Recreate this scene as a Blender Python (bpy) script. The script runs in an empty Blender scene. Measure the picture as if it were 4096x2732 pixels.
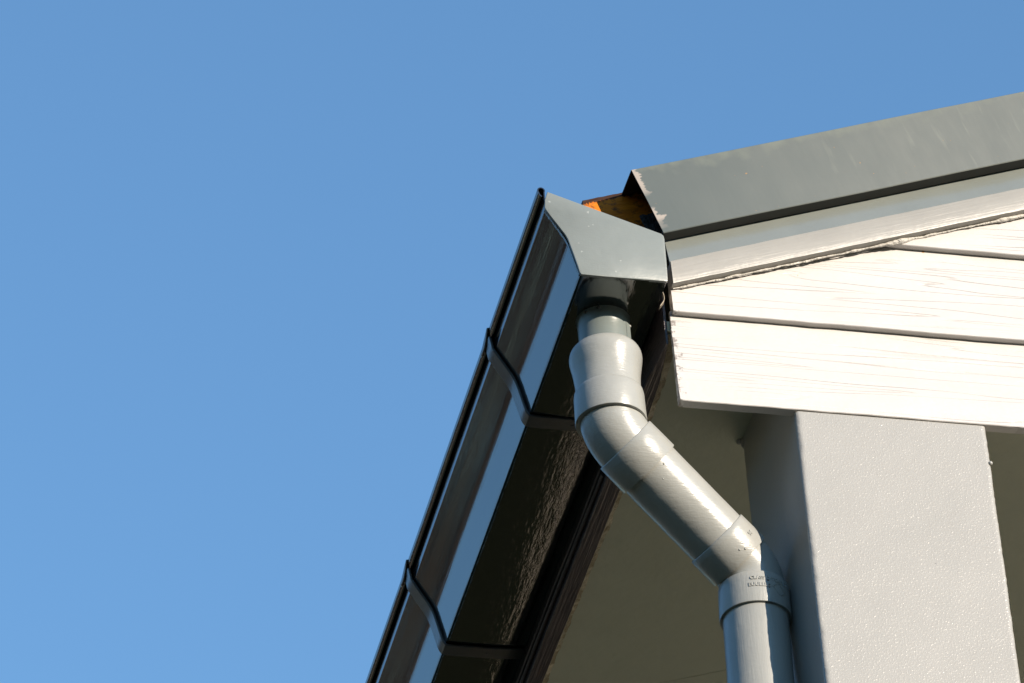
import bpy, bmesh, math, random
from mathutils import Vector, Matrix, noise
random.seed(4)
R = math.radians
G = 4.95                      # height of the column head above the ground (metres)
scene = bpy.context.scene

# ------------------------------------------------------------------ camera
cam_data = bpy.data.cameras.new("camera")
cam = bpy.data.objects.new("camera", cam_data)
scene.collection.objects.link(cam)
scene.camera = cam
right = Vector((0.97538558, -0.21187309, -0.06109628))
up = Vector((-0.07943364, -0.59608077, 0.79898561))
back = Vector((-0.20570187, -0.77446595, -0.59823844))
cm = Matrix((right, up, back)).transposed().to_4x4()
cm.translation = Vector((-1.4643, -4.3954, -3.3343 + G))
cam.matrix_world = cm
cam_data.sensor_width = 36.0
cam_data.lens = 36.0 * 22000 / 4096
cam_data.clip_start = 0.1
cam_data.clip_end = 2000

# ------------------------------------------------------------------ light
SUN_EL, SUN_AZ = 13.0, 33.0          # azimuth: degrees from -Y towards +X
sd = Vector((math.cos(R(SUN_EL)) * math.sin(R(SUN_AZ)), -math.cos(R(SUN_EL)) * math.cos(R(SUN_AZ)), math.sin(R(SUN_EL))))
world = bpy.data.worlds.new("World")
scene.world = world
world.use_nodes = True
wn = world.node_tree.nodes
wl = world.node_tree.links
bg = wn["Background"]
sky = wn.new("ShaderNodeTexSky")
sky.sky_type = 'NISHITA'
sky.sun_disc = False
sky.sun_elevation = R(SUN_EL)
sky.sun_rotation = math.atan2(sd.x, sd.y)
sky.altitude = 0
sky.air_density = 1.5
sky.dust_density = 0.0
sky.ozone_density = 5.2
wl.new(sky.outputs[0], bg.inputs[0])
bg.inputs[1].default_value = 0.136
sun_data = bpy.data.lights.new("sun", 'SUN')
sun_data.energy = 3.8
sun_data.angle = R(0.5)
sun_data.color = (1.0, 0.87, 0.72)
sun = bpy.data.objects.new("sun", sun_data)
scene.collection.objects.link(sun)
sun.rotation_euler = sd.to_track_quat('Z', 'Y').to_euler()
sun.location = (3, -5, 9)
scene.view_settings.view_transform = 'Standard'
scene.view_settings.look = 'None'
scene.view_settings.exposure = 1.0
scene.view_settings.gamma = 1
scene.view_settings.use_curve_mapping = False

# ------------------------------------------------------------------ helpers
COL = scene.collection

def thing(name, label, cat, loc, group=None):
    o = bpy.data.objects.new(name, None)
    o.empty_display_size = 0.1
    o.location = loc
    o['label'] = label
    o['category'] = cat
    if group: o['group'] = group
    COL.objects.link(o)
    return o

def mesh(name, verts, faces, mat, parent=None, smooth=True, angle=35, bevel=0, local=True):
    """one mesh object. verts are in house coordinates (origin at the column head)."""
    me = bpy.data.meshes.new(name)
    me.from_pydata([tuple(v) for v in verts], [], faces)
    bm = bmesh.new(); bm.from_mesh(me)
    bmesh.ops.remove_doubles(bm, verts=bm.verts, dist=1e-6)
    bmesh.ops.recalc_face_normals(bm, faces=bm.faces)
    bm.to_mesh(me); bm.free()
    me.materials.append(mat)
    if smooth:
        me.polygons.foreach_set('use_smooth', [True] * len(me.polygons))
        me.set_sharp_from_angle(angle=R(angle))
    o = bpy.data.objects.new(name, me)
    COL.objects.link(o)
    off = Vector((0, 0, G)) if local else Vector((0, 0, 0))
    if parent is not None:
        o.parent = parent
        base = Vector((0, 0, 0)); q = parent
        while q is not None:
            base += Vector(q.location); q = q.parent
        o.location = off - base
    else:
        o.location = off
    if bevel:
        b = o.modifiers.new("bevel", 'BEVEL')
        b.width = bevel; b.segments = 2; b.limit_method = 'ANGLE'; b.angle_limit = R(40)
        b.harden_normals = False
    return o

def struct(o):
    o['kind'] = 'structure'
    return o

def nz(x, y=0.0, z=0.0):
    return noise.noise(Vector((x, y, z)))

def box(x0, x1, y0, y1, z0, z1):
    v = [(x0,y0,z0),(x1,y0,z0),(x1,y1,z0),(x0,y1,z0),(x0,y0,z1),(x1,y0,z1),(x1,y1,z1),(x0,y1,z1)]
    f = [(0,3,2,1),(4,5,6,7),(0,1,5,4),(1,2,6,5),(2,3,7,6),(3,0,4,7)]
    return v, f

def join(*parts):
    V, F = [], []
    for v, f in parts:
        n = len(V); V += list(v); F += [tuple(i + n for i in q) for q in f]
    return V, F

def loft(rings, cap=True, closed=True):
    V = []; F = []
    n = len(rings[0])
    for r in rings: V += list(r)
    for i in range(len(rings) - 1):
        for j in range(n if closed else n - 1):
            a = i * n + j; b = i * n + (j + 1) % n
            F.append((a, b, b + n, a + n))
    if cap:
        F.append(tuple(range(n))[::-1])
        F.append(tuple(range((len(rings) - 1) * n, len(rings) * n)))
    return V, F

def sweep(pts, radii, seg=72, wob=0.0, cap=True):
    """round tube through pts with a radius for each"""
    pts = [Vector(p) for p in pts]
    rings = []
    t_prev = None; nrm = Vector((1, 0, 0))
    for i, p in enumerate(pts):
        a = pts[max(i - 1, 0)]; b = pts[min(i + 1, len(pts) - 1)]
        t = (b - a)
        k = 2
        while t.length < 1e-7:
            a = pts[max(i - k, 0)]; b = pts[min(i + k, len(pts) - 1)]; t = b - a; k += 1
        t.normalize()
        nrm = (nrm - t * nrm.dot(t)).normalized()
        bn = t.cross(nrm)
        ring = []
        for j in range(seg):
            th = 2 * math.pi * j / seg
            d = nrm * math.cos(th) + bn * math.sin(th)
            r = radii[i]
            q = p + d * r
            if wob: q += d * wob * nz(q.x * 60, q.y * 60, q.z * 60)
            ring.append(q)
        rings.append(ring)
    return loft(rings, cap=cap)

def sample(profile, steps):
    """catmull-rom through 2D points"""
    out = []
    n = len(profile)
    for i in range(n - 1):
        p0 = Vector(profile[max(i - 1, 0)]); p1 = Vector(profile[i]); p2 = Vector(profile[i + 1]); p3 = Vector(profile[min(i + 2, n - 1)])
        for k in range(steps):
            t = k / steps
            out.append(0.5 * ((2 * p1) + (-p0 + p2) * t + (2 * p0 - 5 * p1 + 4 * p2 - p3) * t * t + (-p0 + 3 * p1 - 3 * p2 + p3) * t ** 3))
    out.append(Vector(profile[-1]))
    return out

def offset(poly, d):
    out = []
    for i, p in enumerate(poly):
        a = poly[max(i - 1, 0)]; b = poly[min(i + 1, len(poly) - 1)]
        t = (b - a).normalized()
        out.append(p + Vector((-t.y, t.x)) * d)
    return out

# ------------------------------------------------------------------ materials
def new_mat(name):
    m = bpy.data.materials.new(name); m.use_nodes = True
    nt = m.node_tree
    return m, nt, nt.nodes, nt.links, nt.nodes["Principled BSDF"]

def mapping(nt, scale, src=None):
    mp = nt.nodes.new("ShaderNodeMapping"); mp.inputs['Scale'].default_value = scale
    if src is None:
        tc = nt.nodes.get("TC") or nt.nodes.new("ShaderNodeTexCoord"); tc.name = "TC"
        src = tc.outputs['Object']
    nt.links.new(src, mp.inputs[0])
    return mp.outputs[0]

def tnoise(nt, scale, detail=4, rough=0.5, dist=0.0):
    n = nt.nodes.new("ShaderNodeTexNoise"); n.inputs['Scale'].default_value = 1
    n.inputs['Detail'].default_value = detail; n.inputs['Roughness'].default_value = rough
    n.inputs['Distortion'].default_value = dist
    nt.links.new(mapping(nt, scale), n.inputs['Vector'])
    return n.outputs['Fac']

def ramp(nt, fac, a, b, ca=(0,0,0,1), cb=(1,1,1,1)):
    r = nt.nodes.new("ShaderNodeValToRGB")
    r.color_ramp.elements[0].position = a; r.color_ramp.elements[1].position = b
    r.color_ramp.elements[0].color = ca; r.color_ramp.elements[1].color = cb
    nt.links.new(fac, r.inputs[0])
    return r.outputs[0]

def mixc(nt, fac, a, b, mode='MIX'):
    m = nt.nodes.new("ShaderNodeMix"); m.data_type = 'RGBA'; m.blend_type = mode
    for s, v in ((0, fac), (6, a), (7, b)):
        if isinstance(v, (int, float)): m.inputs[s].default_value = v
        elif isinstance(v, tuple): m.inputs[s].default_value = (*v[:3], 1)
        else: nt.links.new(v, m.inputs[s])
    return m.outputs[2]

def math_(nt, op, a, b=0.0):
    m = nt.nodes.new("ShaderNodeMath"); m.operation = op
    for i, v in enumerate((a, b)):
        if isinstance(v, (int, float)): m.inputs[i].default_value = v
        else: nt.links.new(v, m.inputs[i])
    return m.outputs[0]

def bump(nt, height, strength, dist, prev=None):
    b = nt.nodes.new("ShaderNodeBump"); b.inputs['Strength'].default_value = strength
    b.inputs['Distance'].default_value = dist
    nt.links.new(height, b.inputs['Height'])
    if prev is not None: nt.links.new(prev, b.inputs['Normal'])
    return b.outputs['Normal']

def sepxyz(nt):
    tc = nt.nodes.get("TC") or nt.nodes.new("ShaderNodeTexCoord"); tc.name = "TC"
    s = nt.nodes.new("ShaderNodeSeparateXYZ"); nt.links.new(tc.outputs['Object'], s.inputs[0])
    return s.outputs

def paint(name, base, rough=0.3, ior=1.5, var=0.08, bumps=(), specks=None, dirt=None, spec=0.5, metal=0.0, coat=0.0):
    m, nt, N, L, P = new_mat(name)
    c = mixc(nt, ramp(nt, tnoise(nt, (25, 25, 25), 5, 0.6), 0.3, 0.7),
             tuple(x * (1 - var) for x in base), tuple(x * (1 + var) for x in base))
    if dirt:
        dcol, thr, sc = dirt
        c = mixc(nt, ramp(nt, tnoise(nt, sc, 6, 0.65), thr, thr + 0.06), c, dcol)
    if specks:
        scol, thr, sc = specks
        c = mixc(nt, ramp(nt, tnoise(nt, (sc, sc, sc), 2, 0.4), thr, thr + 0.03), c, scol)
    L.new(c, P.inputs['Base Color'])
    P.inputs['Roughness'].default_value = rough
    P.inputs['IOR'].default_value = ior
    P.inputs['Metallic'].default_value = metal
    P.inputs['Coat Weight'].default_value = coat
    P.inputs['Coat Roughness'].default_value = 0.06
    prev = None
    for (sc, st, d, det) in bumps:
        prev = bump(nt, tnoise(nt, sc, det, 0.55, 0.3), st, d, prev)
    if prev is not None: L.new(prev, P.inputs['Normal'])
    return m

GREY = (0.40, 0.425, 0.405)
M_pipe = paint("pipe_paint", (0.322, 0.324, 0.302), 0.29, var=0.05,
               bumps=(((90, 90, 700), 0.25, 0.0010, 3), ((40, 40, 60), 0.18, 0.003, 2), ((420, 420, 420), 0.15, 0.0006, 2)),
               specks=((0.12, 0.10, 0.07), 0.80, 330))
M_pipe_vert = paint("pipe_paint_vertical_strokes", (0.322, 0.324, 0.302), 0.29, var=0.05,
               bumps=(((600, 600, 40), 0.25, 0.0010, 3), ((40, 40, 60), 0.18, 0.003, 2), ((420, 420, 420), 0.15, 0.0006, 2)),
               specks=((0.12, 0.10, 0.07), 0.80, 330))
M_outlet = paint("outlet_paint", (0.17, 0.195, 0.185), 0.30, var=0.06, bumps=(((90, 90, 500), 0.2, 0.001, 3),))
M_cap = paint("end_cap_paint", (0.193, 0.213, 0.203), 0.33, var=0.04,
              bumps=(((60, 300, 700), 0.15, 0.0008, 3), ((30, 30, 30), 0.3, 0.003, 2), ((500, 500, 500), 0.2, 0.0005, 2)),
              dirt=((0.30, 0.30, 0.26), 0.76, (90, 90, 60)), specks=((0.34, 0.36, 0.34), 0.735, 160))
M_gutter = paint("gutter_gloss", (0.016, 0.015, 0.015), 0.07, ior=1.92, var=0.2,
                 bumps=(((500, 9, 500), 0.16, 0.0005, 3), ((40, 3, 40), 0.05, 0.0012, 2)),
                 dirt=((0.10, 0.07, 0.05), 0.70, (420, 26, 420)))
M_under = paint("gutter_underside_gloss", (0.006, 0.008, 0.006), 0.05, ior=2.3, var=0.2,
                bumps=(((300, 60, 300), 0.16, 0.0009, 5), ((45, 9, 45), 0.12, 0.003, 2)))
M_bracket = paint("bracket_gloss", (0.050, 0.045, 0.042), 0.28, ior=1.8, var=0.15,
                  bumps=(((300, 300, 300), 0.3, 0.001, 3),))
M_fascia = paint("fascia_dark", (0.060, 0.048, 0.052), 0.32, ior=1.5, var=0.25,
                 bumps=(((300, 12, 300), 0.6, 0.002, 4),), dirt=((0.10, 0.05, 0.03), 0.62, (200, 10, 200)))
M_ceiling = paint("ceiling_paint", (0.45, 0.46, 0.36), 0.6, var=0.03,
                  bumps=(((60, 60, 60), 0.3, 0.002, 5),), specks=((0.05, 0.04, 0.03), 0.80, 90))
M_sealant = paint("sealant", (0.42, 0.37, 0.26), 0.5, var=0.25,
                  bumps=(((120, 120, 120), 0.8, 0.004, 5),), dirt=((0.24, 0.20, 0.12), 0.47, (28, 28, 28)))
M_barge = paint("barge_paint", (0.30, 0.288, 0.262), 0.38, var=0.05,
                bumps=(((20, 300, 420), 0.35, 0.0012, 3), ((120, 120, 120), 0.2, 0.001, 2)),
                dirt=((0.36, 0.34, 0.30), 0.72, (60, 60, 260)))
M_bargecaulk = paint("barge_caulk", (0.46, 0.44, 0.40), 0.4, var=0.15,
                     bumps=(((160, 160, 160), 0.9, 0.004, 4),), dirt=((0.16, 0.12, 0.08), 0.66, (150, 150, 150)))
M_flash = paint("flashing_metal", (0.180, 0.196, 0.182), 0.19, var=0.04, ior=1.8,
                bumps=(((10, 10, 10), 0.25, 0.01, 1), ((300, 300, 300), 0.1, 0.0005, 2)))
M_dark = paint("dark_rag", (0.030, 0.025, 0.022), 0.8, bumps=(((150, 150, 150), 1.0, 0.006, 4),))
M_tile = paint("roof_membrane", (0.08, 0.08, 0.08), 0.7)
M_rust = paint("rust", (0.10, 0.035, 0.012), 0.7, bumps=(((900, 900, 900), 0.6, 0.0006, 2),))
M_white_curl = paint("curled_paint", (0.42, 0.36, 0.28), 0.3, bumps=(((200, 200, 200), 0.5, 0.002, 3),))

# verge cap: worn zinc with brushed-off paint along its cut end, object space = along the rake
def mat_verge():
    m, nt, N, L, P = new_mat("verge_cap_metal")
    x, y, z = sepxyz(nt)
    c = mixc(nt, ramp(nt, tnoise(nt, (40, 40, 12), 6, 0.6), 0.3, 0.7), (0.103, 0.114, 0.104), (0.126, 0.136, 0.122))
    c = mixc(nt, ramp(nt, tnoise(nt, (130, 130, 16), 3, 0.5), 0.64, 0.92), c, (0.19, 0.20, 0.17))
    c = mixc(nt, ramp(nt, math_(nt, 'ADD', math_(nt, 'MULTIPLY', x, 2.2), math_(nt, 'MULTIPLY', tnoise(nt, (9, 9, 9), 4), 0.6)), 0.25, 0.95, (1, 1, 1, 1), (0, 0, 0, 1)), c, (0.068, 0.084, 0.080))  # darker towards the cut end: a grazing reflection put into the colour
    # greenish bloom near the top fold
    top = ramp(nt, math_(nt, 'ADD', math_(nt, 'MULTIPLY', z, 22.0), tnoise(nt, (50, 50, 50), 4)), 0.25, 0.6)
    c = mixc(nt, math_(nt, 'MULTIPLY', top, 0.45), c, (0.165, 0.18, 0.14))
    # bare brushed patches at the cut end
    edge = math_(nt, 'SUBTRACT', tnoise(nt, (50, 50, 130), 5, 0.6), math_(nt, 'MULTIPLY', x, 28.0))
    patch = ramp(nt, tnoise(nt, (4, 4, 26), 1, 0.5), 0.44, 0.52)
    c = mixc(nt, math_(nt, 'MULTIPLY', ramp(nt, edge, 0.31, 0.36), patch), c, (0.31, 0.27, 0.235))
    c = mixc(nt, ramp(nt, tnoise(nt, (220, 220, 220), 1, 0.4), 0.80, 0.82), c, (0.30, 0.17, 0.06))
    L.new(c, P.inputs['Base Color'])
    P.inputs['Roughness'].default_value = 0.42
    P.inputs['Metallic'].default_value = 0.0
    L.new(bump(nt, tnoise(nt, (120, 120, 30), 4), 0.12, 0.001), P.inputs['Normal'])
    return m
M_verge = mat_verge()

def mat_board():
    m, nt, N, L, P = new_mat("painted_board")
    x, y, z = sepxyz(nt)
    # wandering grain: long thin cracks = contour lines of a stretched noise
    n = tnoise(nt, (1.3, 1, 42), 2, 0.4, 0.5)
    line = math_(nt, 'ABSOLUTE', math_(nt, 'SUBTRACT', math_(nt, 'FRACT', math_(nt, 'MULTIPLY', n, 9.0)), 0.5))
    crack = ramp(nt, line, 0.0, 0.055, (1, 1, 1, 1), (0, 0, 0, 1))
    gate = ramp(nt, tnoise(nt, (4, 1, 14), 2, 0.5), 0.38, 0.60)
    crack = math_(nt, 'MULTIPLY', crack, gate)
    base = mixc(nt, ramp(nt, tnoise(nt, (12, 12, 30), 4), 0.3, 0.7), (0.50, 0.478, 0.457), (0.54, 0.517, 0.496))
    c = mixc(nt, math_(nt, 'MULTIPLY', crack, 0.28), base, (0.33, 0.29, 0.265))
    # scuffed and dirty at the cut ends
    e = math_(nt, 'SUBTRACT', tnoise(nt, (90, 90, 160), 5, 0.7), math_(nt, 'MULTIPLY', math_(nt, 'ADD', x, 0.118), 16.0))
    c = mixc(nt, ramp(nt, e, 0.56, 0.62), c, (0.25, 0.22, 0.20))
    c = mixc(nt, ramp(nt, tnoise(nt, (70, 70, 70), 1, 0.4), 0.82, 0.84), c, (0.5, 0.27, 0.10))
    L.new(c, P.inputs['Base Color'])
    P.inputs['Roughness'].default_value = 0.42
    h = math_(nt, 'SUBTRACT', math_(nt, 'MULTIPLY', tnoise(nt, (8, 30, 260), 3, 0.5), 0.35), crack)
    b1 = bump(nt, h, 0.7, 0.0012)
    b2 = bump(nt, tnoise(nt, (120, 120, 160), 4), 0.35, 0.0012, b1)
    L.new(b2, P.inputs['Normal'])
    return m
M_board = mat_board()

def mat_column():
    m, nt, N, L, P = new_mat("column_textured_paint")
    c = mixc(nt, ramp(nt, tnoise(nt, (9, 9, 9), 4), 0.3, 0.7), (0.308, 0.302, 0.283), (0.333, 0.325, 0.305))
    c = mixc(nt, ramp(nt, tnoise(nt, (170, 170, 170), 1, 0.4), 0.79, 0.82), c, (0.10, 0.10, 0.11))
    L.new(c, P.inputs['Base Color'])
    P.inputs['Roughness'].default_value = 0.30
    v = nt.nodes.new("ShaderNodeTexVoronoi"); v.inputs['Scale'].default_value = 1
    v.feature = 'SMOOTH_F1'; v.inputs['Smoothness'].default_value = 0.6
    L.new(mapping(nt, (300, 300, 300)), v.inputs['Vector'])
    b1 = bump(nt, tnoise(nt, (520, 520, 520), 2, 0.5), 0.17, 0.0012)
    b2 = bump(nt, ramp(nt, tnoise(nt, (400, 400, 400), 2, 0.5), 0.54, 0.72), 0.15, 0.0012, b1)
    b3 = bump(nt, tnoise(nt, (30, 30, 30), 2), 0.10, 0.004, b2)
    L.new(b3, P.inputs['Normal'])
    return m
M_column = mat_column()

def mat_timber():
    m, nt, N, L, P = new_mat("varnished_timber")
    c = mixc(nt, ramp(nt, tnoise(nt, (14, 14, 120), 4, 0.6, 0.6), 0.3, 0.7), (0.36, 0.088, 0.003), (0.60, 0.17, 0.004))
    c = mixc(nt, ramp(nt, tnoise(nt, (110, 110, 160), 3, 0.6), 0.54, 0.68), c, (0.16, 0.05, 0.01))
    x, y, z = sepxyz(nt)
    e = math_(nt, 'ADD', math_(nt, 'MULTIPLY', z, 60.0), tnoise(nt, (150, 150, 60), 4, 0.7))
    c = mixc(nt, ramp(nt, e, 0.30, 0.42), c, (0.035, 0.012, 0.005))
    L.new(c, P.inputs['Base Color'])
    P.inputs['Roughness'].default_value = 0.6
    P.inputs['Specular IOR Level'].default_value = 0.15
    L.new(bump(nt, tnoise(nt, (60, 60, 400), 4), 0.6, 0.0015), P.inputs['Normal'])
    return m
M_timber = mat_timber()

def simple(name, a, b, scale, rough=0.9, bs=0.5, bd=0.02):
    m, nt, N, L, P = new_mat(name)
    L.new(mixc(nt, ramp(nt, tnoise(nt, (scale,) * 3, 6, 0.6), 0.35, 0.65), a, b), P.inputs['Base Color'])
    P.inputs['Roughness'].default_value = rough
    L.new(bump(nt, tnoise(nt, (scale * 6,) * 3, 4), bs, bd), P.inputs['Normal'])
    return m
M_ground = simple("lawn", (0.030, 0.038, 0.014), (0.055, 0.062, 0.026), 0.8, bd=0.05)
M_paving = simple("paving_stone", (0.075, 0.07, 0.05), (0.10, 0.095, 0.07), 3.0, bd=0.004)
M_wall = simple("cream_render", (0.70, 0.60, 0.49), (0.76, 0.66, 0.54), 8.0, bd=0.003)
M_bounce = simple("bounce_slab_pale", (0.46, 0.43, 0.34), (0.54, 0.50, 0.40), 4.0, 0.8, bd=0.002)  # pale colour of the slab added to bounce light
M_refl_mask = simple("reflection_mask_dark", (0.008, 0.010, 0.006), (0.012, 0.014, 0.009), 8.0, 0.5)  # dark colour of the panels added for the gutter reflection
M_refl_mask.node_tree.nodes['Principled BSDF'].inputs['Specular IOR Level'].default_value = 0.05
M_refl_mask_glossy = simple("reflection_mask_glossy", (0.01, 0.01, 0.012), (0.014, 0.014, 0.016), 3.0, 0.08, 0.05)  # glossy dark panel added for the gutter reflection
M_bark = simple("bark", (0.06, 0.045, 0.03), (0.10, 0.08, 0.055), 9.0)
M_leaf = simple("russet_leaves", (0.060, 0.050, 0.044), (0.105, 0.088, 0.078), 1.3, 0.7)

# ------------------------------------------------------------------ ground
o = struct(mesh("ground", *(lambda v, f: (v, f))(
    [(-600, -600, -G), (600, -600, -G), (600, 900, -G), (-600, 900, -G)], [(0, 1, 2, 3)]), M_ground))
terrace_v, terrace_f = box(-0.6, 6.6, -3.5, 2.4, -G - 0.2, -G + 0.06)
struct(mesh("terrace_paving", terrace_v, terrace_f, M_paving, smooth=False))

# ------------------------------------------------------------------ house
house = thing("house", "white boarded gable end of a house with grey trim under a blue sky", "house", (0, 0, 0))
PITCH = R(19.4)
RAKE0 = Vector((-0.1587, 0, 0.2845))
cp, sp = math.cos(PITCH), math.sin(PITCH)
RIDGE_S = 3.25
def rake_line(x):      # underside of the barge board
    return 0.1462 + (x + 0.1204) * 0.3565

EXP = 0.1155
# siding boards, each lapped over the one below
def siding(z0, top, i):
    xs = []
    def start(zz):
        xq = -0.1231 + 0.02 * zz
        if zz > rake_line(xq) - 0.002:
            xq = -0.1204 + (zz - 0.1462) / 0.3565 + 0.004
        return xq
    xl = start(z0)
    nxt = start(z0 + EXP)
    xr = 2 * 2.907 - xl
    x = xl
    while x < 0.36:
        xs.append(x); x += 0.0035
    while x < xr - 0.05:
        xs.append(x); x += 0.12
    xs.append(xr)
    rings = []
    for k, x in enumerate(xs):
        zt = top
        line = rake_line(min(x, 2 * 2.907 - x)) + 0.006
        zt = max(min(top, line) if min(x, 2 * 2.907 - x) > nxt + 0.001 or nxt < -0.11 else line, z0 + 0.0025)
        wb = 0.00045 * nz(x * 45, z0 * 9) + 0.0008 * nz(x * 9, z0 * 7 + 3)
        if k == 0: wb += 0.001
        fr = (zt - z0) / 0.121
        yf = -0.002 + 0.0082 * fr + 0.0005 * nz(x * 20, z0 + 5)
        yb = -0.002 + 0.0004 * nz(x * 14, z0 * 5)
        lift = 0.0
        if False and min(x, 2 * 2.907 - x) - xl < 0.016:
            fc = max(0.0, (min(x, 2 * 2.907 - x) - xl) / 0.016)
            lift = max(0.0, line - 0.010 - z0) * (1 - fc) ** 1.6
        pts = [(yb + 0.0006, z0 + wb), (yb - 0.0001, z0 + wb + 0.0008)]
        nseg = 10
        zb_ = z0 + wb + lift
        ring = [Vector((x, yb + 0.0007, zb_)), Vector((x, yb, zb_ + 0.0007))]
        for q in range(1, nseg + 1):
            t = q / nseg
            ring.append(Vector((x, yb + (yf - yb) * t, zb_ + 0.0007 + (zt - zb_ - 0.0007) * t)))
        ring.append(Vector((x, 0.010, zt)))
        ring.append(Vector((x, 0.010, zb_)))
        if k == 0 and zt - z0 > 0.05:   # ragged saw-cut end
            for r in ring: r.x += 0.0012 * nz(r.z * 160, z0) + 0.0007 * nz(r.z * 420, z0 + 4)
        rings.append(ring)
    return loft(rings)

EXP = 0.1155
for i in range(11):
    z0 = 0.0012 + i * EXP
    if z0 > rake_line(2.8): break
    v, f = siding(z0, z0 + EXP + 0.0055, i)
    mesh("siding_board", v, f, M_board, house, angle=30)

def rake_obj(name, v, f, mat, parent=house, y=0.0, bevel=0, smooth=True, angle=35):
    o = mesh(name, v, f, mat, parent, smooth=smooth, bevel=bevel, angle=angle)
    o.location = Vector(o.location) + RAKE0 + Vector((0, y, 0))
    o.rotation_euler = (0, -PITCH, 0)
    return o
def s_at(x, h):   # distance along the rake of a world x at rake depth h
    return (x - RAKE0.x + sp * h) / cp

SS = [None]
def along(s_start_fn, section, step_fine=0.004, wob=0.0, fine_to=0.52):
    """loft a (y,h) section along the rake; the cut end follows s_start_fn(h)"""
    rings = []
    ss = []
    s = 0.0
    while s < fine_to: ss.append(s); s += step_fine
    while s < RIDGE_S: ss.append(s); s += 0.25
    ss.append(RIDGE_S)
    for k, s in enumerate(ss):
        ring = []
        for (y, h) in section:
            st = s_start_fn(h)
            dh = wob * (nz(s * 40, h * 50) + 0.6 * nz(s * 130, h * 50))
            ring.append(Vector((st + (RIDGE_S - st) * (s / RIDGE_S), y + dh * 0.3, h + dh)))
        rings.append(ring)
    return loft(rings)

# barge board
sec = [(-0.011, -0.1425), (-0.0114, -0.1412), (-0.0114, -0.116), (-0.0108, -0.1148), (0.009, -0.1148), (0.009, -0.1425)]
v, f = along(lambda h: s_at(-0.1212 - 0.03 * (h + 0.128), h), sec, 0.006, 0.0004)
rake_obj("barge_board", v, f, M_barge, angle=28)
# ragged sealant bead where the barge board meets the boards
rings = []
s = -0.0085
while s < 1.1:
    r = 0.0011 + 0.0013 * max(-0.6, nz(s * 55)) + 0.0007 * nz(s * 210) + 0.0030 * max(0, 1 - abs(s - 0.262) / 0.030) + 0.0016 * max(0, 1 - abs(s - 0.40) / 0.03)
    r = max(r, 0.0008)
    c = Vector((s, -0.0020 - 0.0006 * nz(s * 33, 4), -0.1440 + 0.0008 * nz(s * 70, 8)))
    rings.append([c + Vector((0, math.cos(a) * r * 0.9, math.sin(a) * r)) for a in [2 * math.pi * k / 10 for k in range(10)]])
    s += 0.0018
v, f = loft(rings)
rake_obj("sealant_bead", v, f, M_bargecaulk, angle=60)

# flashing strip between barge board and verge cap
sec = []
for k in range(9):
    t = k / 8
    h = -0.070 - 0.0475 * t
    sec.append((-0.0075 + 0.0010 * math.sin(t * math.pi) - 0.0012 * t, h))
sec += [(-0.0055, -0.1175), (-0.0045, -0.070)]
v, f = along(lambda h: s_at(-0.1240 - 0.10 * (h + 0.09), h), sec, 0.006, 0.0003)
rake_obj("flashing_strip", v, f, M_flash, angle=40)

# verge cap: folded sheet, front plate + top flange + bottom return, cut square to the rake
def cap_sheet():
    T = 0.0011
    outer = [Vector((0.075, 0.0022)), Vector((-0.0232, 0.0)), Vector((-0.024, -0.0008)), Vector((-0.0246, -0.045)), Vector((-0.024, -0.0862)), Vector((-0.0234, -0.0871)), Vector((-0.0090, -0.0871))]
    inner = [Vector((0.075, 0.0022 - T)), Vector((-0.0228, -T)), Vector((-0.0229, -0.0016)), Vector((-0.0235, -0.045)), Vector((-0.0229, -0.0855)), Vector((-0.0226, -0.0860)), Vector((-0.0090, -0.0860))]
    sec = [(p.x, p.y) for p in outer] + [(p.x, p.y) for p in reversed(inner)]
    rings = []
    ss = [0.0, 0.01, 0.03] + [0.06 * k for k in range(1, 12)] + [1.0, 1.6, 2.4, RIDGE_S]
    for s in ss:
        rings.append([Vector((s, y + 0.0009 * nz(s * 5, h * 20), h + 0.0005 * nz(s * 6, 3))) for y, h in sec])
    return loft(rings)
v, f = cap_sheet()
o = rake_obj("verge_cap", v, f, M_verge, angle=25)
M_vunder = paint("cap_dark_inside", (0.030, 0.030, 0.026), 0.7, var=0.3)  # darker colour for all cap faces except front and top
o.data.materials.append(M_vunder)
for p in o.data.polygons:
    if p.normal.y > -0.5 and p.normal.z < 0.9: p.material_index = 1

# roof timber showing past the cut end of the cap, and rags of underlay below it
rings = []
for k in range(60):
    s = -0.0462 + k * 0.006
    dh = 0.0006 * nz(s * 120)
    st = 0.0
    def pt(y, h, s=s, k=k):
        ss = s + (0.3517 * h if True else 0) * (1 if k < 8 else (max(0, 16 - k) / 8 if k < 16 else 0))
        return Vector((ss, y, h))
    rings.append([pt(0.020, -0.046), pt(0.0202, -0.020), pt(0.020, 0.0032 + dh), pt(0.0215, 0.0042 + dh), pt(0.044, 0.0042), pt(0.044, -0.046)])
v, f = loft(rings)
rake_obj("roof_timber", v, f, M_timber, angle=30, y=0.0)
# torn underlay: folded strip hanging under the timber
def rag(s0, s1, y0, h0, h1, seed):
    n, mrow = 26, 8
    V = []; F = []
    for i in range(n):
        for j in range(mrow):
            s = s0 + (s1 - s0) * i / (n - 1); t = j / (mrow - 1)
            hh = h0 + (h1 - h0) * t
            if j == mrow - 1: hh += 0.004 * nz(i * 0.9, seed)
            if j == 0: hh += 0.003 * nz(i * 0.7, seed + 3)
            V.append(Vector((s, y0 + 0.004 * nz(s * 90, hh * 60, seed) , hh)))
    for i in range(n - 1):
        for j in range(mrow - 1):
            a = i * mrow + j; F.append((a, a + 1, a + mrow + 1, a + mrow))
    return V, F
o = rake_obj("roof_underlay", *rag(0.003, 0.10, 0.012, -0.036, -0.10, 1.0), M_dark, angle=60)
sol = o.modifiers.new("thickness", 'SOLIDIFY'); sol.thickness = 0.0015

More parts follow.
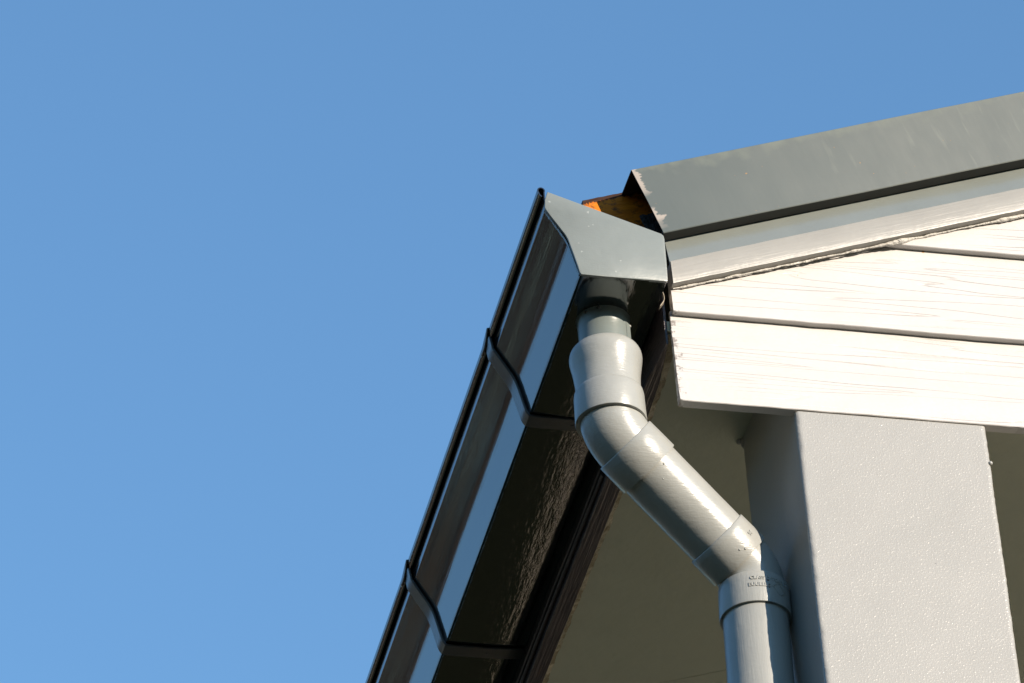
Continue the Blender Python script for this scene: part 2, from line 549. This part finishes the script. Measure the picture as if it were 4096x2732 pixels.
# roof covering behind
v, f = box(-0.046, RIDGE_S, 0.060, 7.6, -0.014, -0.003)
rake_obj("roof_covering", v, f, M_tile, smooth=False)
o = mesh("roof_slope", *box(2.85, 6.05, -0.02, 7.6, 0.26, 0.275), M_tile, house, smooth=False)
o.location = Vector(o.location) + Vector((0, 0, 0)); 
me = o.data
for vv in me.vertices:
    vv.co.z += 1.155 * (1 - (vv.co.x - 2.85) / 3.2)

# fascia board
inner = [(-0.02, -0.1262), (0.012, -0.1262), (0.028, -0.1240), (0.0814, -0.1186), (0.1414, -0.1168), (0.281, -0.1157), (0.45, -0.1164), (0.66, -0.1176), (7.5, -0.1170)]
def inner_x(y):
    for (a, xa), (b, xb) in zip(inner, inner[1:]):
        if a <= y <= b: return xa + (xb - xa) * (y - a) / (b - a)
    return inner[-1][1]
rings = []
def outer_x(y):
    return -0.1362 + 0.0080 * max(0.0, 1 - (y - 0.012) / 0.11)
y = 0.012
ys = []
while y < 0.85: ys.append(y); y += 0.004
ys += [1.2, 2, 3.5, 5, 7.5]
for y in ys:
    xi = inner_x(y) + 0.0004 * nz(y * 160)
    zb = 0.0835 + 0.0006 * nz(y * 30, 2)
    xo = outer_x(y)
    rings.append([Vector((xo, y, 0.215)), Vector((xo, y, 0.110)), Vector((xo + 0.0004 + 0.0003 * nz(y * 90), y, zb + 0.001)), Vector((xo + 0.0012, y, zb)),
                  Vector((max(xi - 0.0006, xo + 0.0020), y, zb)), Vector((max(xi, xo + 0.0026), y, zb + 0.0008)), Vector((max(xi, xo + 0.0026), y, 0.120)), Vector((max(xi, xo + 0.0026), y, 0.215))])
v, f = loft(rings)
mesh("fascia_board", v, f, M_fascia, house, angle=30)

# two thin cables clipped along the foot of the fascia
for k, (zc, xc, rr) in enumerate(((0.1010, -0.1388, 0.0024), (0.0915, -0.1386, 0.0021))):
    pts = []
    y = 0.26
    while y < 7.4:
        pts.append((xc + 0.0008 * nz(y * 9, k), y, zc + 0.0030 * nz(y * 4.5, k * 7 + 1)))
        y += 0.02 if y < 0.9 else 0.3
    v, f = sweep(pts, [rr] * len(pts), seg=10)
    mesh("cable", v, f, M_fascia, house, angle=60)

# ceiling of the porch with a knobbly sealant edge
mesh("ceiling", *box(-0.1255, 5.8, 0.0102, 2.4, 0.100, 0.112), M_ceiling, house, smooth=False)
rings = []
y = 0.014
while y < 0.80:
    xi = inner_x(y)
    w = 0.0060 + 0.0045 * abs(nz(y * 26, 1)) + 0.0015 * nz(y * 60, 2)
    w += 0.0070
    hh = 0.0030 + 0.0025 * abs(nz(y * 60, 5))
    ring = []
    for q in range(9):
        t = q / 8
        ring.append(Vector((xi - 0.001 + (w + 0.001) * t, y, 0.1005 - hh * math.cos(t * math.pi / 2) * (0.6 + 0.4 * math.cos(t * 3)) - 0.0002)))
    ring.append(Vector((xi + w, y, 0.1012))); ring.append(Vector((xi - 0.001, y, 0.1012)))
    rings.append(ring)
    y += 0.0022
v, f = loft(rings)
mesh("sealant_bead", v, f, M_sealant, house, angle=70)

# low cover batten across the ceiling joint
bv = [(-0.10, 0.727, 0.0997), (0.17, 0.5876, 0.0997), (0.18, 0.6076, 0.0997), (-0.09, 0.747, 0.0997)]
bv += [(x, y, 0.1004) for x, y, z in bv]
mesh("cover_batten", bv, [(0, 3, 2, 1), (4, 5, 6, 7), (0, 1, 5, 4), (1, 2, 6, 5), (2, 3, 7, 6), (3, 0, 4, 7)], M_ceiling, house, smooth=False)

# curl of old paint hanging in the corner beside the end cap
V = []; F = []
n, mm = 26, 7
for i in range(n):
    t = i / (n - 1)
    for j in range(mm):
        w = (j / (mm - 1) - 0.5)
        a = t * 3.6 - 0.5
        x = -0.1315 + 0.0052 * math.sin(a) - 0.004 * t
        z = 0.160 - 0.040 * t + 0.0015 * math.cos(a * 2)
        V.append(Vector((x + w * 0.0026 * (1 - 0.6 * t), 0.004 + 0.010 * w + 0.003 * math.cos(a), z + w * 0.002)))
for i in range(n - 1):
    for j in range(mm - 1):
        a = i * mm + j; F.append((a, a + 1, a + mm + 1, a + mm))
o = mesh("paint_flake", V, F, M_white_curl, house, angle=80)
sol = o.modifiers.new("thickness", 'SOLIDIFY'); sol.thickness = 0.0006

# house body behind the porch (out of frame, but it shades and reflects), with added panels
WY = 2.4
mesh("wall", *box(-0.09, 5.7, WY, 7.4, -G, 0.098), M_wall, house, smooth=False)
mesh("reflection_mask_low", *box(0.40, 5.72, WY - 0.02, WY - 0.001, -G, -1.54), M_refl_mask, house, smooth=False)  # unseen panel added to darken the lower gutter reflection
mesh("reflection_mask_left", *box(-0.10, 0.395, WY - 0.045, WY - 0.001, -G, -0.2), M_refl_mask, house, smooth=False)  # unseen panel added to bound the reflected bright strip on the left
mesh("bounce_slab", *box(-0.06, 5.75, -0.05, 2.39, -2.75, -2.55), M_bounce, house, smooth=False)  # unseen slab added to bounce sunlight up onto the ceiling
mesh("reflection_mask_right", *box(0.447, 1.1, WY - 0.03, WY - 0.002, -1.53, -0.3), M_refl_mask_glossy, house, smooth=False)  # unseen panel added to bound the reflected bright strip on the right

# ------------------------------------------------------------------ porch column
column = thing("porch_column", "square pale grey textured column under the white boards, sunlit in front", "column", (0.10, 0.10, 0.0))
rings = []
zs = []
z = 0.0995
while z > 0.006: zs.append(z); z -= 0.004
zs += [0.0010, 0.0004]
z = -0.0015
while z > -0.40: zs.append(z); z -= 0.0022
zs += [-0.6, -1.2, -2.4, -3.6, -G + 0.06]
CW, CD, RR = 0.2067, 0.19, 0.0042
def col_ring(z):
    ring = []
    y0 = 0.0108 if z > 0.0005 else 0.0
    cor = [(0, y0, math.pi), (CW, y0, 1.5 * math.pi), (CW, CD, 0), (0, CD, 0.5 * math.pi)]
    for ci, (x, y, a0) in enumerate(cor):
        ccx = x + (RR if x == 0 else -RR); ccy = y + (RR if y == y0 else -RR)
        wob = 0.0007 * nz(z * 60, ci * 9) + 0.0006 * nz(z * 190, ci * 5 + 2) + 0.0010 * nz(z * 14, ci)
        for k in range(5):
            a = a0 + k / 4 * math.pi / 2
            wk = wob * math.sin(math.pi * k / 4)
            ring.append(Vector((ccx + (RR + wk) * math.cos(a), ccy + (RR + wk) * math.sin(a), z)))
        nx, ny, _ = cor[(ci + 1) % 4]
        ncx = nx + (RR if nx == 0 else -RR); ncy = ny + (RR if ny == y0 else -RR)
        e0 = Vector((ring[-1].x, ring[-1].y, z)); a2 = cor[(ci + 1) % 4][2]
        e1 = Vector((ncx + RR * math.cos(a2), ncy + RR * math.sin(a2), z))
        for t in (0.012, 0.03, 0.08, 0.25, 0.5, 0.75, 0.92, 0.97, 0.988):
            ring.append(e0.lerp(e1, t))
    return ring
for z in zs: rings.append(col_ring(z))
v, f = loft(rings)
mesh("shaft", v, f, M_column, column, angle=50)
def blob(c, r, sq=(1, 1, 1), seg=12):
    bm = bmesh.new(); bmesh.ops.create_uvsphere(bm, u_segments=seg, v_segments=8, radius=1)
    V = [Vector((v.co.x * r * sq[0] + c[0], v.co.y * r * sq[1] + c[1], v.co.z * r * sq[2] + c[2])) for v in bm.verts]
    F = [tuple(q.index for q in p.verts) for p in bm.faces]
    bm.free(); return V, F
mesh("nail_head", *blob((0.2062, 0.0005, -0.047), 0.0024), M_column, column)
mesh("paint_lump", *join(blob((0.004, 0.187, 0.094), 0.006, (1.1, 1.2, 1.3)), blob((-0.002, 0.192, 0.099), 0.004)), M_column, column)

# ------------------------------------------------------------------ gutter
ZB = 0.1245
gutter = thing("rain_gutter", "dark glossy gutter with a pale grey end cap running along the eave", "gutter", (-0.20, -0.04, ZB + G))
gutter_off = None
face = sample([(-0.2292, 0.1262), (-0.2302, 0.1300), (-0.2336, 0.1445), (-0.2375, 0.1609), (-0.2412, 0.1720), (-0.2478, 0.1845), (-0.2547, 0.1965), (-0.2580, 0.2025), (-0.2604, 0.2068), (-0.2610, 0.2088), (-0.2612, 0.2200), (-0.2610, 0.2300)], 5)
bead_c = Vector((-0.2636, 0.2322)); bead_r = 0.0030
bead = [bead_c + bead_r * Vector((math.cos(R(a)), math.sin(R(a)))) for a in range(-10, 181, 19)] + [Vector((-0.2662, 0.2300)), Vector((-0.2654, 0.2275)), Vector((-0.2643, 0.2258)), Vector((-0.2630, 0.2249))]
bottom = []
for k in range(25):
    t = k / 24
    x = -0.1366 + (-0.2280 + 0.1366) * t
    bottom.append(Vector((x, ZB + 0.0011 * (2 * t - 1) ** 2 - 0.0011)))
corner = [Vector((-0.2287, 0.1248))]
face_outer = face + bead
def extrude_profile(outer, T, ys, sag=0.0):
    inn = offset(outer, -T)
    rings = []
    for y in ys:
        dz = 0.0
        ring = [Vector((p.x, y, p.y + dz)) for p in outer] + [Vector((p.x, y, p.y + dz)) for p in reversed(inn)]
        rings.append(ring)
    return loft(rings)
ys = [-0.04 + 0.02 * k for k in range(48)] + [1.2 + 0.3 * k for k in range(22)]
full = bottom + corner
def belly(y):
    if y < 0.12: return 0.5 * max(0.0, y / 0.12)
    return max(-0.15, min(0.5, 0.44 - (y - 0.35) * 2.1))
rings = []
for y in ys:
    k_ = belly(y)
    pts_ = []
    for q in range(25):
        t = q / 24
        u = 2 * t - 1
        pts_.append(Vector((-0.1366 + (-0.2280 + 0.1366) * t, ZB + 0.0011 * ((u + k_) ** 2 - (1 + k_) ** 2))))
    pts_.append(Vector((-0.2287, 0.1248)))
    inn = offset(pts_, -0.0014)
    rings.append([Vector((p.x, y, p.y)) for p in pts_] + [Vector((p.x, y, p.y)) for p in reversed(inn)])
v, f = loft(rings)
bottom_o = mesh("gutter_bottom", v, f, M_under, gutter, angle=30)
v, f = extrude_profile([Vector((-0.2288, 0.1249))] + face_outer, 0.0012, ys)
mesh("gutter_face", v, f, M_gutter, gutter, angle=50)
mesh("gutter_back", *box(-0.1380, -0.1366, -0.0395, 7.5, ZB, 0.185), M_gutter, gutter, smooth=False)

# end cap: a plate with softened edges and small folded lips
cap_out = [Vector(p) for p in [(-0.2574, 0.2297), (-0.2608, 0.2190), (-0.2616, 0.2090)]]
cap_out += [Vector(p) for p in [(-0.2608, 0.2062), (-0.2564, 0.1982), (-0.2490, 0.1862), (-0.2420, 0.1745), (-0.2396, 0.1690), (-0.2380, 0.1625), (-0.2345, 0.1480), (-0.2312, 0.1335), (-0.2298, 0.1262), (-0.2282, 0.1238)]]
cap_out += [Vector(p) for p in [(-0.2050, 0.1234), (-0.1700, 0.1236), (-0.1372, 0.1240), (-0.1358, 0.1252), (-0.1352, 0.1500), (-0.1350, 0.1800), (-0.1356, 0.1842), (-0.1380, 0.1866)]]
V = []; F = []
n = len(cap_out)
cen = sum(cap_out, Vector((0, 0))) / n
def ringat(y, shrink):
    return [Vector((p.x + (cen.x - p.x) * shrink / (p - cen).length, y, p.y + (cen.y - p.y) * shrink / (p - cen).length)) for p in cap_out]
rings = [ringat(-0.0385, 0.0), ringat(-0.0411, 0.0), ringat(-0.0417, 0.0003), ringat(-0.0420, 0.0012)]
v, f = loft(rings)
mesh("end_cap", v, f, M_cap, gutter, angle=35)
# pale paint carried ragged round the corner onto the dark face
V = []; F = []
fp = [p for p in face if 0.1262 < p.y < 0.2075]
for i, p in enumerate(fp):
    a = fp[max(i - 1, 0)]; b = fp[min(i + 1, len(fp) - 1)]; t = (b - a).normalized(); nn = Vector((-t.y, t.x))
    wdt = 0.0030 + 0.0022 * nz(i * 0.55, 2) + 0.0016 * nz(i * 1.7, 6)
    q = p + nn * 0.0007
    e = p + nn * 0.0001
    V += [Vector((q.x, -0.0388, q.y)), Vector((q.x, -0.0385 + max(wdt, 0.0006), q.y)), Vector((e.x, -0.0380 + max(wdt, 0.0006), e.y))]
for i in range(len(fp) - 1):
    a = i * 3
    F += [(a, a + 1, a + 4, a + 3), (a + 1, a + 2, a + 5, a + 4)]
M_smear = paint("overlapped_paint", (0.10, 0.115, 0.125), 0.12, ior=1.8, bumps=(((300, 300, 300), 0.6, 0.0015, 3),))
mesh("paint_overlap", V, F, M_smear, gutter, angle=60)

# brackets: a strap under the channel, rising over the face, with a tab folded on the lip
strap_line = [Vector((-0.1368, ZB - 0.0006)), Vector((-0.1500, ZB - 0.0012)), Vector((-0.1800, ZB - 0.0022)), Vector((-0.2240, ZB - 0.0020)), Vector((-0.2285, ZB - 0.0012)), Vector((-0.2306, ZB + 0.0022))]
strap_line += [p + Vector((-0.0016, -0.0006)) for p in face[6:-22]]
strap_line += [Vector((-0.2602, 0.2030)), Vector((-0.2632, 0.2085)), Vector((-0.2640, 0.2150)), Vector((-0.2655, 0.2240))]
br0 = None
def strap():
    s2 = offset(strap_line, 0.0024)
    inn = strap_line
    rings = []
    for y in (0.0, 0.0006, 0.0194, 0.0200):
        sh = 0.0006 if y in (0.0, 0.02) else 0.0
        o2 = offset(strap_line, 0.0024 - sh)
        rings.append([Vector((p.x, y, p.y)) for p in inn] + [Vector((p.x, y, p.y)) for p in reversed(o2)])
    return loft(rings)
def tab():
    # leaf-shaped folded tab hugging the lip bead
    n = 11; V = []; F = []
    for i in range(n):
        t = i / (n - 1)
        y = -0.002 + 0.036 * t
        w = 0.0090 * math.sin(math.pi * min(max(t * 0.9 + 0.06, 0), 1)) + 0.001
        zc = 0.2330 - 0.011 * t
        for j in range(6):
            u = j / 5 - 0.5
            V.append(Vector((-0.2684 - 0.0016 * math.cos(u * 2.6) + (0.0022 if u > 0.3 else 0.0), y, zc + u * 2 * w * 0.75)))
    for i in range(n - 1):
        for j in range(5):
            a = i * 6 + j; F.append((a, a + 1, a + 7, a + 6))
    return V, F
strap_me = None; tab_me = None
for k in range(16):
    yb = 0.2050 + 0.4430 * k
    loc = Vector((0, yb, G)) - Vector(gutter.location)
    if k == 0:
        v, f = strap(); b = mesh("bracket", v, f, M_bracket, gutter, angle=40)
        v, f = tab(); c = mesh("bracket_tab", v, f, M_bracket, gutter, angle=60)
        sol = c.modifiers.new("thickness", 'SOLIDIFY'); sol.thickness = 0.0011
        v, f = blob((-0.1800, 0.010, ZB - 0.0052), 0.0016, (1, 1, 0.5))
        r_ = mesh("screw", v, f, M_bracket, gutter)
        c.parent = b; c.location = (0, 0, 0); r_.parent = b; r_.location = (0, 0, 0)
        b.location = loc
        proto = (b, c, r_)
    else:
        b = proto[0].copy(); COL.objects.link(b); b.parent = gutter; b.location = loc
        for ch in proto[1:]:
            d = ch.copy(); COL.objects.link(d); d.parent = b; d.location = (0, 0, 0)

# ------------------------------------------------------------------ downpipe
pipe = thing("downpipe", "grey painted round downpipe with offset bends beside the column", "downpipe", (-0.04, 0.0925, 0.06))
A = Vector((-0.1886, 0.0345, -0.0188)); B = Vector((-0.0355, 0.0925, -0.1460))
VD = Vector((-0.0226, 0, -1)).normalized()
D = (B - A).normalized(); LEN = (B - A).length
# outlet stub from the gutter bottom, with a lapped seam
v, f = sweep([(-0.1878, 0.0345, z) for z in (ZB + 0.004, ZB - 0.001, ZB - 0.004, 0.10, 0.06)], [0.0292, 0.0290, 0.0274, 0.0272, 0.0272])
outlet = mesh("outlet", v, f, M_outlet, pipe)
V, F = [], []
for i, z in enumerate([0.1105, 0.1090, 0.10, 0.09, 0.08, 0.07]):
    for a, r in ((30, 0.0275), (31, 0.0281), (44, 0.0283), (46, 0.0276)):
        ang = R(a - 90 + 14)
        rr = r + (0.0006 if a in (44,) else 0)
        V.append(Vector((-0.1878 + rr * math.cos(ang), 0.0345 + rr * math.sin(ang), z)))
for i in range(5):
    for j in range(3):
        a = i * 4 + j; F.append((a, a + 1, a + 5, a + 4))
mesh("seam", V, F, M_outlet, outlet, angle=20)
mesh("rivet", *blob((-0.1878 + 0.0285 * math.cos(R(-32)), 0.0345 + 0.0285 * math.sin(R(-32)), 0.1085), 0.0016), M_pipe, outlet)
mesh("paint_drip", *join(blob((-0.2100, 0.0180, 0.1215), 0.0016, (1.2, 1, 1)), blob((-0.2040, 0.0140, 0.1220), 0.0018, (1.2, 1, 0.8)), blob((-0.1985, 0.0095, 0.1222), 0.0021, (1.1, 1, 0.8))), M_gutter, outlet)

# adaptor: flared rim, waist
prof = [(0.0820, 0.0290), (0.0842, 0.0300), (0.0848, 0.0314), (0.0843, 0.0330), (0.0815, 0.0358), (0.0780, 0.0376), (0.0735, 0.0383), (0.0690, 0.0381), (0.0620, 0.0370), (0.0540, 0.0357), (0.0460, 0.0348), (0.0380, 0.0343), (0.0305, 0.0341), (0.0290, 0.0340)]
ps = sample([(z, r) for z, r in prof], 3)
v, f = sweep([(-0.1886, 0.0345, p.x) for p in ps], [p.y for p in ps], wob=0.0002)
mesh("adaptor", v, f, M_pipe, pipe, angle=60)

def bend_path(P, d_in, d_out, tan, n=14):
    a = P - d_in * tan; b = P + d_out * tan
    pts = []
    for i in range(n + 1):
        t = i / n
        pts.append((1 - t) ** 2 * a + 2 * t * (1 - t) * P + t * t * b)
    return pts
UP = Vector((0, 0, -1))
# upper elbow: socket, bend, spigot
def socket(name, p0, d, prof, parent, mat=M_pipe, wob=0.0002):
    pts = [p0 + d * s for s, r in prof]
    v, f = sweep(pts, [r for s, r in prof], wob=wob)
    return mesh(name, v, f, mat, parent, angle=50)
elbow1 = None
pts = [A + Vector((0, 0, 0.030))] + bend_path(A, UP, D, 0.0225) + [A + D * 0.030]
v, f = sweep(pts, [0.0333] * len(pts), wob=0.0002)
elbow1 = mesh("elbow", v, f, M_pipe, pipe, angle=50)
socket("socket", Vector((-0.1886, 0.0345, 0.0298)), UP, [(0, 0.0340), (0.0006, 0.0350), (0.0024, 0.0362), (0.006, 0.0368), (0.020, 0.0370), (0.0376, 0.0373), (0.0386, 0.0370), (0.0387, 0.0350), (0.030, 0.0348)], elbow1)
socket("socket", A + D * 0.0190, D, [(0, 0.0330), (0.0002, 0.0352), (0.0008, 0.0357), (0.015, 0.0359), (0.0352, 0.0362), (0.0360, 0.0359), (0.0361, 0.0340), (0.030, 0.0338)], elbow1)
# raking length
v, f = sweep([A + D * (0.050 + (LEN * 0.80 - 0.050) * k / 30) for k in range(31)], [0.0337] * 31, wob=0.0002)
mesh("pipe_length", v, f, M_pipe, pipe, angle=60)
# lower elbow
DD = VD
pts = [A + D * (LEN * 0.82)] + bend_path(B, D, DD, 0.0215) + [B + DD * 0.035]
v, f = sweep(pts, [0.0335] * len(pts), wob=0.0002)
elbow2 = mesh("elbow", v, f, M_pipe, pipe, angle=50)
s0 = LEN * 0.742; sl = LEN * 0.909 - s0
socket("socket", A + D * s0, D, [(-0.0, 0.0336), (0.0002, 0.0352), (0.0008, 0.0358), (0.008, 0.0360), (sl - 0.001, 0.0364), (sl, 0.0361), (sl + 0.0001, 0.0336)], elbow2)
socket("socket", B + DD * 0.0179, DD, [(0, 0.0332), (0.0008, 0.0358), (0.0018, 0.0366), (0.010, 0.0369), (0.0378, 0.0374), (0.0388, 0.0371), (0.0389, 0.0350), (0.030, 0.0348)], elbow2, M_pipe_vert)
v, f = sweep([B + DD * s for s in [0.045 + 0.005 * k for k in range(40)] + [0.5, 1.0, 2.0, 3.0, 4.0, 4.80]], [0.0341] * 46, wob=0.0002)
mesh("pipe_length", v, f, M_pipe_vert, pipe, angle=60)

# moulded lettering and marks
def raised_text(body, size, axis_p, axis_d, r, ang0, along0, parent, tilt=False, depth=0.0005):
    cu = bpy.data.curves.new("t", 'FONT'); cu.body = body; cu.size = size; cu.extrude = depth; cu.bevel_depth = 0.0003
    cu.resolution_u = 3
    to = bpy.data.objects.new("t", cu); COL.objects.link(to)
    dg = bpy.context.evaluated_depsgraph_get()
    me = bpy.data.meshes.new_from_object(to.evaluated_get(dg))
    vs = [v.co.copy() for v in me.vertices]; fs = [tuple(p.vertices) for p in me.polygons]
    bpy.data.objects.remove(to); bpy.data.curves.remove(cu); bpy.data.meshes.remove(me)
    front = Vector((0, -1, 0)); front = (front - axis_d * front.dot(axis_d)).normalized()
    side = front.cross(axis_d).normalized()
    if side.x < 0: side = -side
    V = []
    for q in vs:
        if tilt: u_, w_ = q.x, q.y
        else: u_, w_ = q.x, q.y
        th = ang0 + u_ / r
        al = along0 - w_
        V.append(axis_p + axis_d * al + (front * math.cos(th) + side * math.sin(th)) * (r + q.z))
    return V, fs
v, f = raised_text("CLASS O TOPOTT", 0.0055, B, DD, 0.0369, R(-21), 0.0300, elbow2)
mesh("moulded_lettering", v, f, M_pipe_vert, elbow2, smooth=False)
v, f = raised_text("EUULLLO", 0.0058, B, DD, 0.0370, R(-24), 0.0385, elbow2)
mesh("moulded_lettering", v, f, M_pipe_vert, elbow2, smooth=False)
v, f = raised_text("96", 0.0062, A, D, 0.0361, R(12), LEN * 0.845, elbow2)
mesh("moulded_lettering", v, f, M_pipe, elbow2, smooth=False)
# raised diamond mark beside the lettering
def on_pipe(P, d, r, th, al):
    front = Vector((0, -1, 0)); front = (front - d * front.dot(d)).normalized()
    side = front.cross(d).normalized()
    if side.x < 0: side = -side
    return P + d * al + (front * math.cos(th) + side * math.sin(th)) * r
path = [on_pipe(B, DD, 0.0374, R(a), s) for a, s in ((16, 0.0365), (28, 0.0305), (42, 0.0400), (30, 0.0455), (16, 0.0365))]
v, f = sweep(path, [0.0005] * 5, seg=6)
mesh("moulded_mark", v, f, M_pipe_vert, elbow2)
rd = []
for a, s, r_ in ((8, 0.0262, 0.00075), (8, 0.0308, 0.0009), (9, 0.0362, 0.0009), (9.5, 0.0392, 0.0007)):
    p = on_pipe(B, DD, 0.0372, R(a), s)
    rd.append(blob(p, r_, (1, 0.6, 1.2), 8))
mesh("rust_spot", *join(*rd), M_rust, elbow2)
for th, al, rr, r_ in ((-22, 0.855, 0.0362, 0.0013), (-14, 0.872, 0.0362, 0.0014), (-30, 0.34, 0.0337, 0.0009), (-10, 0.29, 0.0337, 0.0013)):
    mesh("paint_lump", *blob(on_pipe(A, D, rr - 0.0004, R(th), LEN * al), r_), M_pipe, pipe)

# ------------------------------------------------------------------ trees out of view: one row reflected, two added to block low sky
def tree(x, y, h, w, seed, label, group):
    rnd = random.Random(seed)
    t = thing("tree", label, "tree", (x, y, 0), group)
    pts = [(x + 0.15 * nz(k * 0.6, seed), y + 0.15 * nz(k * 0.7, seed + 5), -G + h * 0.75 * k / 8) for k in range(9)]
    mesh("trunk", *sweep(pts, [0.30 * (1 - 0.09 * k) for k in range(9)], seg=10), M_bark, t)
    V = []; F = []
    cl = [(rnd.uniform(-1, 1), rnd.uniform(-1, 1), rnd.uniform(-1, 1)) for _ in range(46)]
    for cx_, cy_, cz_ in cl:
        l = math.sqrt(cx_ ** 2 + cy_ ** 2 + cz_ ** 2)
        if l > 1: cx_, cy_, cz_ = cx_ / l, cy_ / l, cz_ / l
        c = Vector((x + cx_ * w * 0.5, y + cy_ * w * 0.5, -G + h * 0.55 + cz_ * h * 0.40))
        rr = rnd.uniform(0.7, 1.3) * w * 0.17
        for _ in range(60):
            d = Vector((rnd.gauss(0, 1), rnd.gauss(0, 1), rnd.gauss(0, 1))).normalized() * rr * rnd.random() ** 0.4
            a = Vector((rnd.gauss(0, 1), rnd.gauss(0, 1), rnd.gauss(0, 1))).normalized() * 0.22
            b = Vector((rnd.gauss(0, 1), rnd.gauss(0, 1), rnd.gauss(0, 1))).normalized() * 0.22
            n0 = len(V); V += [c + d - a, c + d + b, c + d + a, c + d - b]; F.append((n0, n0 + 1, n0 + 2, n0 + 3))
    me = bpy.data.meshes.new("crown"); me.from_pydata([tuple(q) for q in V], [], F); me.materials.append(M_leaf)
    o = bpy.data.objects.new("crown", me); COL.objects.link(o); o.parent = t; o.location = Vector((0, 0, G)) - Vector(t.location)
for k in range(9):
    tt = k / 8
    x = -30 + 22 * tt + 1.2 * math.sin(k * 2.1); y = 20 + 10 * tt
    tree(x, y, 18.5 + 1.2 * math.sin(k * 1.7), 7.2, 20 + k, "russet tree in the row at the garden end", "trees at the end of the garden")
for k in range(9):  # row added out of view to block bright low sky at the left
    x = -17 + 1.0 * math.sin(k * 2.3) - 0.5 * k; y = -16 + 4.4 * k
    tree(x, y, 9.8 + 0.9 * math.sin(k * 1.9), 6.0, 60 + k, "russet tree in the unseen row added to block low sky at the left", "trees added at the left")

for k in range(12):  # row added behind the camera to block bright sky below the sun
    x = -30 + 6.4 * k + 1.3 * math.sin(k * 2.9); y = -34 + 1.5 * math.sin(k * 1.3)
    tree(x, y, 10.6 + 0.8 * math.sin(k * 2.2), 8.0, 90 + k, "russet tree in the unseen row added to block low sky in front", "trees added behind the camera")

# unseen hedge added to close gaps in the gutter's brown reflection
added_hedge = thing("added_hedge", "long russet hedge out of view, added to fill the brown reflection", "added_hedge", (-20, 24, 0))
rings = []
for k in range(61):
    t = k / 60
    c = Vector((-36 + 30 * t, 17.0 + 13.5 * t, 0)); nd = Vector((-0.41, 0.91, 0))
    ring = []
    for q in range(14):
        a = math.pi * q / 13
        r = 1.3 + 0.25 * nz(t * 40, q * 0.8)
        ring.append(c + nd * math.cos(a) * r + Vector((0, 0, -G + (5.2 if 0 < q < 13 else 0) * (0.75 + 0.25 * math.sin(a)) + 0.25 * nz(t * 30, q, 3))))
    rings.append(ring)
mesh("added_foliage", *loft(rings), M_leaf, added_hedge, angle=80)
